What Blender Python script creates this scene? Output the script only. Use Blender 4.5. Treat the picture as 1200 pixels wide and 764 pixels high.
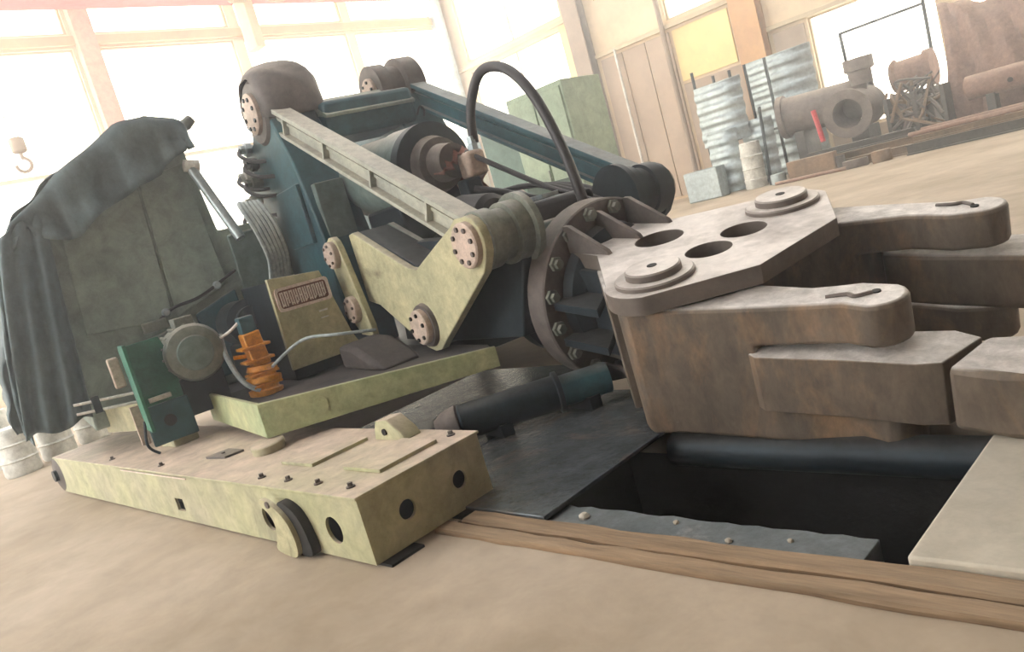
import bpy, math, random
from mathutils import Vector, Matrix, Euler
from mathutils.geometry import tessellate_polygon
random.seed(7)
PI = math.pi
for o in list(bpy.data.objects): bpy.data.objects.remove(o)
S = bpy.context.scene
COL = S.collection

# ------------------------------------------------------------------ camera
cd = bpy.data.cameras.new('camera'); cam = bpy.data.objects.new('camera', cd); COL.objects.link(cam)
X = Vector((0.68686571, -0.08420147, -0.7218903)); Y = Vector((0.67378635, -0.29856838, 0.67592076)); Z = Vector((-0.27244714, -0.95066663, -0.14834258))
right = Vector((X[0], Y[0], Z[0])); down = Vector((X[1], Y[1], Z[1])); fwd = Vector((X[2], Y[2], Z[2]))
m = Matrix((right, -down, -fwd)).transposed().to_4x4(); m.translation = Vector((3.5117, -1.9103, 1.6))
cam.matrix_world = m
cd.sensor_fit = 'HORIZONTAL'; cd.sensor_width = 36; cd.lens = 36 * 925.92 / 1200; cd.clip_end = 300
S.camera = cam

# ------------------------------------------------------------------ sky and exposure
w = bpy.data.worlds.new('sky'); S.world = w; w.use_nodes = True
bg = w.node_tree.nodes['Background']; bg.inputs[0].default_value = (1.0, 0.97, 0.92, 1); bg.inputs[1].default_value = 6.0
S.view_settings.view_transform = 'Standard'; S.view_settings.look = 'None'
S.view_settings.gamma = 1; S.view_settings.use_curve_mapping = False; S.view_settings.exposure = 0.38
# ------------------------------------------------------------------ materials
MATS = {}
def mat(name, c1, c2=None, scale=4.0, rough=.7, metal=0.0, bump=.15, dust_sheen=None, dust_sheen_amt=.8, rust=None, rust_amt=.35, stretch=(1, 1, 1), spec=.35, grime=.3):
    """two-tone noise colour, optional rust blotches and dust on upward faces, with sky sheen painted in on the gripper"""
    M = bpy.data.materials.new(name); M.use_nodes = True; nt = M.node_tree; N = nt.nodes; L = nt.links
    p = N['Principled BSDF']; p.inputs['Roughness'].default_value = rough; p.inputs['Metallic'].default_value = metal
    p.inputs['Specular IOR Level'].default_value = spec
    tc = N.new('ShaderNodeTexCoord'); mp = N.new('ShaderNodeMapping'); mp.inputs['Scale'].default_value = stretch
    L.new(tc.outputs['Object'], mp.inputs[0])
    def noise(s, d=6, r=.6):
        n = N.new('ShaderNodeTexNoise'); n.inputs['Scale'].default_value = s; n.inputs['Detail'].default_value = d; n.inputs['Roughness'].default_value = r
        L.new(mp.outputs[0], n.inputs['Vector']); return n
    def mix(fac, a, b):
        x = N.new('ShaderNodeMix'); x.data_type = 'RGBA'
        if hasattr(fac, 'is_output'): L.new(fac, x.inputs[0])
        else: x.inputs[0].default_value = fac
        for i, v in ((6, a), (7, b)):
            if hasattr(v, 'is_output'): L.new(v, x.inputs[i])
            else: x.inputs[i].default_value = (*v, 1)
        return x.outputs[2]
    def ramp(src, a, b):
        r = N.new('ShaderNodeMapRange'); r.inputs[1].default_value = a; r.inputs[2].default_value = b; L.new(src, r.inputs[0]); return r.outputs[0]
    n1 = noise(scale); c2 = c2 or tuple(v * .7 for v in c1)
    col = mix(ramp(n1.outputs[0], .35, .65), c1, c2)
    if rust:
        n2 = noise(scale * .7, 8, .7); n2.inputs['Distortion'].default_value = .6
        col = mix(ramp(n2.outputs[0], .62 - rust_amt * .4, .72 - rust_amt * .2), col, rust)
    if dust_sheen:
        g = N.new('ShaderNodeNewGeometry'); sx = N.new('ShaderNodeSeparateXYZ'); L.new(g.outputs['Normal'], sx.inputs[0])
        f1 = ramp(sx.outputs[2], .55, .95); n3 = noise(scale * .6)
        f2 = ramp(n3.outputs[0], .2, .55); mu = N.new('ShaderNodeMath'); mu.operation = 'MULTIPLY'; L.new(f1, mu.inputs[0]); L.new(f2, mu.inputs[1])
        m2 = N.new('ShaderNodeMath'); m2.operation = 'MULTIPLY'; L.new(mu.outputs[0], m2.inputs[0]); m2.inputs[1].default_value = dust_sheen_amt
        col = mix(m2.outputs[0], col, dust_sheen)
    if grime:
        n4 = noise(scale * 5, 10, .75); n4.inputs['Distortion'].default_value = .3
        hs = N.new('ShaderNodeHueSaturation'); L.new(col, hs.inputs['Color'])
        mr = N.new('ShaderNodeMapRange'); mr.inputs[1].default_value = .35; mr.inputs[2].default_value = .65; mr.inputs[3].default_value = 1 - grime; mr.inputs[4].default_value = 1 + grime * .5
        L.new(n4.outputs[0], mr.inputs[0]); L.new(mr.outputs[0], hs.inputs['Value']); col = hs.outputs['Color']
    L.new(col, p.inputs['Base Color'])
    if bump:
        nb = noise(scale * 6, 5); b = N.new('ShaderNodeBump'); b.inputs['Strength'].default_value = bump; b.inputs['Distance'].default_value = .02
        L.new(nb.outputs[0], b.inputs['Height']); L.new(b.outputs[0], p.inputs['Normal'])
    MATS[name] = M; return M
DUST = (.55, .47, .40)
mat('floor', (.45, .375, .295), (.32, .255, .185), .55, .85, bump=.25, grime=.13)
mat('machine_green', (.17, .22, .20), (.10, .15, .15), 1.5, .55, dust_sheen=DUST, dust_sheen_amt=.55, bump=.08)
mat('machine_teal', (.035, .115, .14), (.022, .065, .085), 1.5, .5, dust_sheen=DUST, dust_sheen_amt=.4, bump=.08)
mat('cabinet_green', (.29, .35, .30), (.20, .26, .24), 1.0, .6, dust_sheen=DUST, dust_sheen_amt=.5, bump=.06)
mat('yellow_green', (.47, .44, .27), (.36, .35, .22), 2.0, .55, dust_sheen=DUST, dust_sheen_amt=.6, bump=.08, rust=(.16, .14, .09), rust_amt=.12)
mat('box_paint', (.43, .43, .25), (.38, .355, .25), 1.1, .6, dust_sheen=(.58, .46, .38), dust_sheen_amt=.92, bump=.1, rust=(.20, .19, .13), rust_amt=.15)
mat('arm_paint', (.40, .40, .33), (.30, .31, .27), 2.0, .5, dust_sheen=DUST, dust_sheen_amt=.4, bump=.06)
mat('tray_floor', (.075, .062, .058), (.04, .036, .038), 3, .75, bump=.2)  # brown-black tone includes the shadow lying on the tray top
mat('tray_paint', (.45, .46, .26), (.30, .36, .20), 1.8, .5, dust_sheen=(.30, .26, .20), dust_sheen_amt=.5, bump=.08)
mat('rust_steel', (.18, .14, .105), (.105, .088, .072), 2.2, .65, metal=.25, dust_sheen=(.74, .71, .69), dust_sheen_amt=.97, bump=.3, rust=(.27, .175, .105), rust_amt=.27, stretch=(1, 1, .5))  # dusty tops whitened to hold painted sky sheen on the jaws
mat('plate_steel', (.17, .14, .12), (.11, .095, .085), 2.5, .55, metal=.25, dust_sheen=(.72, .67, .64), dust_sheen_amt=.97, bump=.15, grime=.15)  # dusty tops whitened, painting in skylight on the gripper plates
mat('dark_steel', (.020, .032, .042), (.011, .018, .025), 2, .5, metal=.4, dust_sheen=DUST, dust_sheen_amt=.12, bump=.1)  # bluish black also paints the shade in the machine hollows
mat('brown_dark', (.13, .105, .095), (.08, .07, .065), 2, .6, dust_sheen=DUST, dust_sheen_amt=.3, bump=.1)
mat('pink_steel', (.55, .43, .36), (.42, .34, .28), 4, .6, metal=.1, bump=.1)
mat('black', (.012, .012, .013), (.02, .018, .016), 3, .7, bump=.1)
mat('rubber', (.028, .027, .032), (.045, .04, .045), 3, .45, bump=.05)
mat('grey_hose', (.36, .40, .40), (.22, .26, .27), 5, .5, bump=.1)
mat('orange', (.72, .30, .03), (.50, .19, .02), 6, .5, bump=.15)
mat('pump_green', (.045, .20, .135), (.028, .125, .09), 3, .5, bump=.08)
mat('motor_grey', (.20, .21, .17), (.12, .14, .13), 3, .45, dust_sheen=DUST, dust_sheen_amt=.3, bump=.08)
mat('tarp', (.070, .105, .120), (.10, .135, .142), 1.6, .62, dust_sheen=(.25, .25, .23), dust_sheen_amt=.4, bump=.2)
mat('white_metal', (.75, .74, .70), (.55, .54, .5), 4, .45, bump=.08)
mat('sign_red', (.19, .055, .04), (.12, .04, .03), 6, .6, bump=.05)
mat('sign_white', (.78, .66, .60), (.65, .52, .46), 8, .6, bump=.03)
mat('rag', (.27, .12, .09), (.15, .08, .07), 6, .9, bump=.4)
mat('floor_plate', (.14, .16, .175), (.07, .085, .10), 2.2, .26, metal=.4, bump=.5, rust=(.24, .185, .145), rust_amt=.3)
mat('timber', (.27, .175, .10), (.12, .078, .045), 2.0, .85, bump=.4, stretch=(.25, 3, 3), dust_sheen=(.42, .31, .21), dust_sheen_amt=.6)
mat('slab', (.52, .49, .42), (.40, .36, .29), 1.2, .85, bump=.2, grime=.15)
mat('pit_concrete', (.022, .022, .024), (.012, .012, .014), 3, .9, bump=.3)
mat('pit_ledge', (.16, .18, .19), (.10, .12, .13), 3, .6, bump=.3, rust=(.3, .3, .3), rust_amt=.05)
mat('wall_cream', (.72, .58, .40), (.60, .47, .33), .6, .8, bump=.05, grime=.08)
mat('wall_tan', (.46, .36, .28), (.36, .28, .22), .5, .8, bump=.05, grime=.08)
mat('wall_yellow', (.85, .70, .34), (.78, .60, .28), .4, .8, bump=.03, grime=.08)
mat('column_brown', (.34, .27, .21), (.26, .2, .16), 1, .7, bump=.05, grime=.08)
mat('column_orange', (.60, .36, .18), (.48, .28, .15), 1, .7, bump=.05, grime=.08)
mat('crane_red', (.62, .08, .07), (.5, .06, .06), 1, .6, bump=.03)
mat('column_red', (.70, .33, .22), (.6, .26, .18), 1, .6, bump=.03)
mat('frame_tan', (.55, .45, .30), (.45, .36, .25), 1, .6, bump=.03, grime=.08)
mat('roof', (.22, .20, .18), (.17, .16, .15), .6, .8, bump=.03)
mat('galvanised', (.45, .52, .54), (.32, .38, .41), 1.5, .4, metal=.55, bump=.05)
mat('pipe_iron', (.20, .165, .15), (.14, .12, .11), 1.5, .7, dust_sheen=DUST, dust_sheen_amt=.4, bump=.2)
mat('scrap_rust', (.30, .20, .13), (.18, .13, .09), 2, .8, dust_sheen=DUST, dust_sheen_amt=.45, bump=.3)
mat('scrap_dark', (.12, .11, .10), (.08, .08, .08), 2, .7, dust_sheen=DUST, dust_sheen_amt=.4, bump=.3)
mat('heap_brown', (.34, .22, .17), (.25, .16, .13), 2, .85, dust_sheen=(.5, .38, .3), dust_sheen_amt=.5, bump=.3)
mat('red_paint', (.65, .05, .07), None, 3, .5, bump=.02)
mat('far_green', (.30, .37, .26), (.24, .31, .22), .8, .6, bump=.03)
mat('far_green_dark', (.10, .17, .14), (.08, .13, .11), .8, .6, bump=.03)
mat('drum_white', (.72, .72, .68), (.5, .5, .47), 2, .5, bump=.1)
# thin window glass: lets daylight through with a slight surface reflection
G = bpy.data.materials.new('window_glass'); G.use_nodes = True; nt = G.node_tree; nt.nodes.remove(nt.nodes['Principled BSDF'])
tr = nt.nodes.new('ShaderNodeBsdfTransparent'); tr.inputs[0].default_value = (.97, .95, .90, 1); gl = nt.nodes.new('ShaderNodeBsdfGlossy'); gl.inputs['Roughness'].default_value = .15
mx = nt.nodes.new('ShaderNodeMixShader'); mx.inputs[0].default_value = .06
nt.links.new(tr.outputs[0], mx.inputs[1]); nt.links.new(gl.outputs[0], mx.inputs[2]); nt.links.new(mx.outputs[0], nt.nodes['Material Output'].inputs[0]); MATS['window_glass'] = G

# ------------------------------------------------------------------ mesh builder
class MB:
    def __init__(s): s.v = []; s.f = []
    def add(s, vs, fs):
        k = len(s.v); s.v += [Vector(v) for v in vs]; s.f += [tuple(i + k for i in f) for f in fs]; return s
    def box(s, x0, x1, y0, y1, z0, z1, mtx=None):
        vs = [Vector((x, y, z)) for z in (z0, z1) for x, y in ((x0, y0), (x1, y0), (x1, y1), (x0, y1))]
        if mtx: vs = [mtx @ v for v in vs]
        return s.add(vs, [(3, 2, 1, 0), (4, 5, 6, 7), (0, 1, 5, 4), (1, 2, 6, 5), (2, 3, 7, 6), (3, 0, 4, 7)])
    def prism(s, poly, a, b, axis='z', holes=(), mtx=None):
        """flat outline (with holes) given thickness a..b along axis; (u,v) = the two other axes in x,y,z order"""
        loops = [list(poly)] + [list(h) for h in holes]
        def ar(l): return sum(l[i][0] * l[(i + 1) % len(l)][1] - l[(i + 1) % len(l)][0] * l[i][1] for i in range(len(l)))
        flip = axis == 'y'
        if (ar(loops[0]) < 0): loops[0].reverse()
        for i in range(1, len(loops)):
            if ar(loops[i]) > 0: loops[i].reverse()
        pts = [p for l in loops for p in l]; n = len(pts)
        def P(p, t):
            u, v = p
            q = Vector((u, v, t)) if axis == 'z' else Vector((u, t, v)) if axis == 'y' else Vector((t, u, v))
            return mtx @ q if mtx else q
        vs = [P(p, a) for p in pts] + [P(p, b) for p in pts]
        tris = tessellate_polygon([[Vector((p[0], p[1], 0)) for p in l] for l in loops])
        fs = []
        for t in tris:
            A, B, C = (pts[i] for i in t); cr = (B[0] - A[0]) * (C[1] - A[1]) - (B[1] - A[1]) * (C[0] - A[0])
            t = tuple(t) if cr > 0 else tuple(reversed(t))
            fs.append(tuple(reversed(t))); fs.append(tuple(i + n for i in t))
        k = 0
        for l in loops:
            for i in range(len(l)):
                j = (i + 1) % len(l); fs.append((k + i, k + j, k + j + n, k + i + n))
            k += len(l)
        if flip: fs = [tuple(reversed(f)) for f in fs]
        return s.add(vs, fs)
    def cyl(s, p0, p1, r0, r1=None, n=24, caps=True):
        return s.lathe(p0, p1, [(0, r0), (1, r0 if r1 is None else r1)], n, caps)
    def lathe(s, p0, p1, prof, n=24, caps=True):
        """prof: (t along p0..p1, radius)"""
        p0 = Vector(p0); p1 = Vector(p1); d = (p1 - p0); L = d.normalized()
        a = L.orthogonal().normalized(); b = L.cross(a); vs = []; fs = []
        for t, r in prof:
            c = p0 + d * t
            for i in range(n):
                an = 2 * PI * i / n; vs.append(c + (a * math.cos(an) + b * math.sin(an)) * r)
        for k in range(len(prof) - 1):
            for i in range(n):
                j = (i + 1) % n; fs.append((k * n + i, k * n + j, (k + 1) * n + j, (k + 1) * n + i))
        if caps: fs.append(tuple(reversed(range(n)))); fs.append(tuple((len(prof) - 1) * n + i for i in range(n)))
        return s.add(vs, fs)
    def tubewall(s, p0, p1, r, ri, n=28):
        return s.lathe(p0, p1, [(0, ri), (0, r), (1, r), (1, ri), (0, ri)], n, False)
    def tube(s, pts, r, n=10, sub=6):
        pts = [Vector(p) for p in pts]
        P = []
        for i in range(len(pts) - 1):
            a = pts[max(i - 1, 0)]; b = pts[i]; c = pts[i + 1]; d = pts[min(i + 2, len(pts) - 1)]
            for k in range(sub):
                t = k / sub
                P.append(.5 * ((2 * b) + (c - a) * t + (2 * a - 5 * b + 4 * c - d) * t * t + (3 * b - a - 3 * c + d) * t ** 3))
        P.append(pts[-1]); up = None; vs = []; fs = []
        for i, p in enumerate(P):
            T = (P[min(i + 1, len(P) - 1)] - P[max(i - 1, 0)]).normalized()
            up = (up - T * up.dot(T)).normalized() if up else T.orthogonal().normalized(); sd_ = T.cross(up)
            for j in range(n):
                an = 2 * PI * j / n; vs.append(p + (up * math.cos(an) + sd_ * math.sin(an)) * r)
        for i in range(len(P) - 1):
            for j in range(n):
                k = (j + 1) % n; fs.append((i * n + j, i * n + k, (i + 1) * n + k, (i + 1) * n + j))
        fs.append(tuple(reversed(range(n)))); fs.append(tuple((len(P) - 1) * n + j for j in range(n)))
        return s.add(vs, fs)
    def grid(s, rows, thick=0):
        nr = len(rows); nc = len(rows[0]); vs = [Vector(p) for r in rows for p in r]
        fs = [(i * nc + j, i * nc + j + 1, (i + 1) * nc + j + 1, (i + 1) * nc + j) for i in range(nr - 1) for j in range(nc - 1)]
        return s.add(vs, fs)
    def build(s, name, m, parent=None, bevel=0, angle=35, solid=0):
        me = bpy.data.meshes.new(name); me.from_pydata([tuple(v) for v in s.v], [], s.f); me.update()
        for p in me.polygons: p.use_smooth = True
        me.set_sharp_from_angle(angle=math.radians(angle))
        me.materials.append(MATS[m]); o = bpy.data.objects.new(name, me); COL.objects.link(o); o.parent = parent
        if solid:
            md = o.modifiers.new('s', 'SOLIDIFY'); md.thickness = solid; md.offset = 0
        if bevel:
            md = o.modifiers.new('b', 'BEVEL'); md.width = bevel; md.segments = 2; md.limit_method = 'ANGLE'; md.angle_limit = math.radians(40)
            md.harden_normals = False
        return o
def circ(cx, cy, r, n=24, a0=0, a1=2 * PI):
    full = abs(a1 - a0 - 2 * PI) < 1e-6
    return [(cx + r * math.cos(a0 + (a1 - a0) * i / (n if full else n - 1)), cy + r * math.sin(a0 + (a1 - a0) * i / (n if full else n - 1))) for i in range(n)]
def tag(o, label, cat, group=None, kind=None):
    o['label'] = label; o['category'] = cat
    if group: o['group'] = group
    if kind: o['kind'] = kind
    return o
def empty(name, loc=(0, 0, 0), rot=(0, 0, 0), parent=None):
    o = bpy.data.objects.new(name, None); COL.objects.link(o); o.location = loc; o.rotation_euler = rot; o.parent = parent; o.empty_display_size = .2; return o
def struct(o, label=None, cat=None):
    o['kind'] = 'structure'
    if label: o['label'] = label
    if cat: o['category'] = cat
    return o
def dup(o, parent=None, loc=None, rot=None):
    c = o.copy(); COL.objects.link(c); c.parent = parent
    if loc is not None: c.location = loc
    if rot is not None: c.rotation_euler = rot
    for ch in list(o.children): dup(ch, c)
    return c

# ================================================================== SETTING
RX, SY, NY, FX = -23.0, 24.0, -11.0, 15.0       # rear wall x, side wall y, near wall y, front wall x
ROOF = 12.5
# floor with the pit opening
PX0, PX1, PY0, PY1 = .05, 4.2, .42, 2.05
b = MB(); b.prism([(RX, NY), (FX, NY), (FX, SY), (RX, SY)], -.25, 0, 'z', holes=[[(PX0, PY0), (PX1, PY0), (PX1, PY1), (PX0, PY1)]])
floor = struct(b.build('floor', 'floor'), 'dusty beige concrete workshop floor with an open pit', 'floor')
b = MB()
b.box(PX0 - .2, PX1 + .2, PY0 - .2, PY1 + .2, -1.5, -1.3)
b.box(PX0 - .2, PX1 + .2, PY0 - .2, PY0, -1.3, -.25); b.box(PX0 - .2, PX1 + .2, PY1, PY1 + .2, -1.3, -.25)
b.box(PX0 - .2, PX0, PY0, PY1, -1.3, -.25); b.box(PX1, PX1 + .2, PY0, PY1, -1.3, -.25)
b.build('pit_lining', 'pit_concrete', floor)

def wall_with_holes(name, axis, pos, u0, u1, z0, z1, holes, m, th=.25):
    b = MB(); hs = [[(a, c), (b_, c), (b_, d), (a, d)] for a, b_, c, d in holes]
    b.prism([(u0, z0), (u1, z0), (u1, z1), (u0, z1)], pos, pos + th, axis, holes=hs)
    return b
def window(name, axis, pos, u0, u1, z0, z1, nu, nz, label, m='frame_tan', depth=.12, glass=True):
    """frame, mullions and each pane in the opening"""
    b = MB(); t = .06
    def bx(a0, a1, c0, c1, d0, d1, bb):
        if axis == 'x': bb.box(d0, d1, a0, a1, c0, c1)
        else: bb.box(a0, a1, d0, d1, c0, c1)
    bx(u0, u1, z0, z0 + t, pos, pos + depth, b); bx(u0, u1, z1 - t, z1, pos, pos + depth, b)
    bx(u0, u0 + t, z0 + t, z1 - t, pos, pos + depth, b); bx(u1 - t, u1, z0 + t, z1 - t, pos, pos + depth, b)
    w_ = struct(b.build(name, m), label, 'window')
    du = (u1 - u0) / nu; dz = (z1 - z0) / nz
    for i in range(1, nu):
        b = MB(); bx(u0 + i * du - t / 2, u0 + i * du + t / 2, z0 + t, z1 - t, pos + .01, pos + depth - .01, b); b.build('mullion', m, w_)
    for i in range(1, nz):
        b = MB(); bx(u0 + t, u1 - t, z0 + i * dz - t / 2, z0 + i * dz + t / 2, pos + .02, pos + depth - .02, b); b.build('transom', m, w_)
    if glass:
        for i in range(nu):
            for j in range(nz):
                b = MB(); bx(u0 + i * du + t / 2, u0 + (i + 1) * du - t / 2, z0 + j * dz + t / 2, z0 + (j + 1) * dz - t / 2, pos + .05, pos + .06, b); b.build('pane', 'window_glass', w_)
    return w_

# --- rear wall: almost all window
rear_open = [(-9.5, -3.3), (-2.9, 2.4), (2.8, 8.1), (8.9, 13.6), (14.0, 18.6), (19.0, 23.4)]
b = wall_with_holes('wall_rear', 'x', RX, NY, SY, 0, ROOF, [(a, c, .7, 9.9) for a, c in rear_open] + [(a, c, 10.35, 12.0) for a, c in rear_open], 'wall_cream', -.25)
struct(b.build('wall_rear', 'wall_cream'), 'sunlit cream rear wall almost filled by tall windows', 'wall')
for i, (a, c) in enumerate(rear_open):
    window('window_%d' % (i + 1), 'x', RX - .2, a, c,   .7, 9.9, 1, 1, 'tall bright window in the rear wall, bay %s from the left' % ['one', 'two', 'three', 'four', 'five', 'six'][i])
    window('window_%d' % (i + 7), 'x', RX - .2, a, c, 10.35, 12.0, 1, 1, 'low clerestory window high in the rear wall, bay %s from the left' % ['one', 'two', 'three', 'four', 'five', 'six'][i], 'column_orange')
b = MB(); b.box(RX, RX + .35, 8.2, 8.8, 0, ROOF); struct(b.build('trim_1', 'column_red', bevel=.02), 'reddish steel column standing against the bright rear wall', 'column')
b = MB(); b.box(RX, RX + .3, 23.2, 23.8, 0, ROOF); struct(b.build('trim_2', 'galvanised', bevel=.02), 'bluish grey corner column between rear and side walls', 'column')
b = MB(); b.box(RX, RX + .14, NY, SY, 9.98, 10.26); struct(b.build('trim_3', 'column_orange'), 'orange rail across the rear wall below the clerestory', 'girt')
b = MB(); b.box(RX, RX + .14, NY, SY, 6.1, 6.22); struct(b.build('trim_4', 'frame_tan'), 'thin tan rail halfway up the rear wall', 'girt')
# --- side wall
side_holes = [(-22.2, -16.6, 5.2, 7.6), (-22.2, -16.6, 8.05, 11.5), (-17.55, -16.9, 3.6, 4.85), (-12.1, -9.75, 6.25, 11.5), (-14.9, -12.7, 8.0, 11.5), (-7.25, -3.6, .9, 4.6), (-3.0, 2.0, 1.2, 4.6), (-7.9, -2.5, 6.6, 11.0), (-1.5, 2.2, 6.6, 11.0), (2.8, 8.4, 1.0, 11.0), (9.0, 14.4, 1.0, 11.0)]  # last two windows unseen, added to brighten the floor and gripper tops
b = wall_with_holes('wall_side', 'y', SY, RX, FX, 0, ROOF, side_holes, 'wall_cream')
wall_side = struct(b.build('wall_side', 'wall_cream'), 'cream clad side wall behind the scrap with bright windows', 'wall')
lab = ['wide bright window beside the far corner, lower of two', 'wide bright window beside the far corner, upper of two', 'small white window beside the brown column', 'bright window above the yellow wall panel',
       'narrow bright window above the tan wall bay', 'large white window behind the rusty pipe fittings', 'white window behind the brown scrap heap', 'upper window above the pipe fittings window', 'upper window above the scrap heap window', 'unseen tall window added right of the scrap heap for extra light', 'unseen tall window added at the right end of the side wall for extra light']
for i, (a, c, d, e) in enumerate(side_holes):
    window('window_%d' % (i + 13), 'y', SY + .1, a, c, d, e, 2 if c - a > 3 and i != 5 else 1, 1, lab[i])
def panel(parent, m, x0, x1, z0, z1, th=.06):
    MB().box(x0, x1, SY - th, SY - .004, z0, z1).build('cladding_panel', m, parent, bevel=.01)
for k in range(3): panel(wall_side, 'wall_tan', -15.2 + k * 1.05, -14.2 + k * 1.05, .1, 5.85)
panel(wall_side, 'wall_yellow', -11.95, -9.75, 4.05, 5.85); panel(wall_side, 'wall_yellow', -22.3, -16.6, .1, 3.4)
panel(wall_side, 'wall_yellow', -16.8, -16.35, 3.5, 7.7)
panel(wall_side, 'wall_tan', -11.95, -9.6, .1, 3.95); panel(wall_side, 'wall_tan', -8.4, -7.35, .1, 4.5)
panel(wall_side, 'wall_cream', -8.4, -3.4, 4.75, 6.4); panel(wall_side, 'wall_tan', -7.2, -3.6, .05, .85)
def hcol(name, x, wd_, m, label, y0=None):
    y0 = y0 or SY - .5; t = .05
    b = MB(); b.box(x - wd_ / 2, x + wd_ / 2, y0, y0 + t, 0, ROOF); b.box(x - wd_ / 2, x + wd_ / 2, SY - .1, SY - .1 + t, 0, ROOF); b.box(x - t / 2, x + t / 2, y0 + t, SY - .1, 0, ROOF)
    return struct(b.build(name, m), label, 'column')
hcol('trim_5', -15.75, .75, 'column_brown', 'brown steel H column left of the tan wall bay')
hcol('trim_6', -9.0, .9, 'column_orange', 'orange brown steel column between yellow panel and white window')
for i, (x0, x1, z, l) in enumerate([(-15.3, -9.5, 6.02, 'tan rail above the tan wall bay and yellow panel'), (-22.8, -16.2, 7.8, 'tan rail between the two bright windows near the far corner'), (-8.5, 3, 4.68, 'tan rail above the large white window')]):
    struct(MB().box(x0, x1, SY - .22, SY - .07, z - .07, z + .07).build('trim_%d' % (7 + i), 'frame_tan', bevel=.01), l, 'girt')
struct(MB().cyl((-14.35, SY - .25, 0), (-14.35, SY - .25, 6), .05, n=10).build('trim_10', 'white_metal'), 'thin pale conduit running up the tan wall bay', 'conduit')
struct(MB().cyl((-12.15, SY - .3, 0), (-12.15, SY - .3, 9), .09, n=10).build('trim_11', 'column_brown'), 'slim brown downpipe beside the yellow panel', 'pipe')
# --- walls behind the camera, with big unseen openings shaped to light the hall
b = wall_with_holes('wall_near', 'y', NY - .25, RX, FX, 0, ROOF, [(-21, -12.5, .5, 11), (-11.5, -2.5, 0, 11)], 'wall_cream')
struct(b.build('wall_near', 'wall_tan'), 'tan wall behind the camera with wide openings shaped for the light', 'wall')
b = wall_with_holes('wall_front', 'x', FX, NY, SY, 0, ROOF, [], 'wall_cream')
struct(b.build('wall_front', 'wall_tan'), 'tan front wall behind the camera', 'wall')
# --- unseen roof; skylight strips added and placed for the light
b = MB(); b.prism([(RX, NY), (FX, NY), (FX, SY), (RX, SY)], ROOF, ROOF + .15, 'z', holes=[[(x, NY + 1.5), (x + 1.5, NY + 1.5), (x + 1.5, SY - 1.5), (x, SY - 1.5)] for x in (-20.5, -14.5, -8.5, -2.8)])
struct(b.build('ceiling', 'roof'), 'unseen sheet roof with long skylight strips added for the light', 'ceiling')

# ================================================================== PIT COVERS AND TIMBERS
o = tag(MB().box(-.72, .62, .64, 2.55, .002, .03).build('steel_floor_plate', 'floor_plate', bevel=.006), 'dark shiny steel plate lying between base beam and open pit', 'plate', 'steel floor plates')
o = tag(MB().box(-2.7, -.735, .95, 3.3, .002, .03).build('steel_floor_plate', 'floor_plate', bevel=.006), 'dark steel plate added to deepen the shade beneath the machine front', 'plate', 'steel floor plates')  # sheet added to darken the shaded floor under the machine
o = tag(MB().prism([(2.40, .636), (4.6, .636), (4.6, 2.3), (2.42, 2.3)], .002, .055).build('pit_cover_slab', 'slab', bevel=.012), 'pale dusty slab covering the right end of the pit', 'slab')
# crossing ledge inside the pit
t = empty('pit_ledge', (.60, .636, -.075)); tag(t, 'blue grey steel ledge along the near inside edge of the pit', 'ledge')
b = MB(); n = 22
pts = [(0, 0)] + [(1.62, 0)] + [(1.62 - 1.62 * i / n, .22 + random.uniform(-.012, .012)) for i in range(n + 1)]
b.prism(pts, -.14, .06).build('ledge_plate', 'pit_ledge', t, bevel=.004)
for k, (x, y, r) in enumerate([(.20, .11, .028), (.72, .16, .014), (1.05, .06, .016), (1.3, .12, .012)]):
    MB().lathe((x, y, .06), (x + .004, y, .06 + r), [(0, r), (.5, r * 1.1), (1, r * .5)], 7).build('rubble', 'slab', t)
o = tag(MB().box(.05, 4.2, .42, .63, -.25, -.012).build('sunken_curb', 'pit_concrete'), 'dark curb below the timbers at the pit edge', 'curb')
# round bar across the far side of the pit
o = tag(MB().lathe((.63, 1.84, -.115), (3.6, 1.84, -.115), [(0, .105), (1, .105)], 28).build('pit_roller', 'dark_steel'), 'round grey bar lying across the far side of the pit', 'bar')
def timber(x0, x1, y0, y1, z0, z1, label, seed, dy=0):
    rnd = random.Random(seed); b = MB(); n = 26; rows = []
    vs = []; fs = []
    for i in range(n + 1):
        x = x0 + (x1 - x0) * i / n; s = dy * i / n
        ya = y0 + s + rnd.uniform(-.008, .008); yb = y1 + s + rnd.uniform(-.008, .008); zt = z1 + rnd.uniform(-.004, .004)
        vs += [(x, ya, z0), (x, ya + .004, zt - .01), (x, ya + .018, zt), (x, yb - .014, zt), (x, yb, zt - .012), (x, yb, z0)]
    for i in range(n):
        for k in range(6):
            j = (k + 1) % 6; fs.append((i * 6 + k, (i + 1) * 6 + k, (i + 1) * 6 + j, i * 6 + j))
    fs.append(tuple(range(6))); fs.append(tuple(n * 6 + k for k in reversed(range(6))))
    o = b.add(vs, fs).build('edge_timber', 'timber'); return tag(o, label, 'timber', 'timbers along the pit edge')
timber(.02, 4.6, .385, .497, .001, .022, 'weathered brown timber bordering the pit, front one of two', 1, .0)
timber(.10, 4.6, .503, .632, .001, .026, 'weathered brown timber bordering the pit, rear one nearest the opening', 2, .0)

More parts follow.
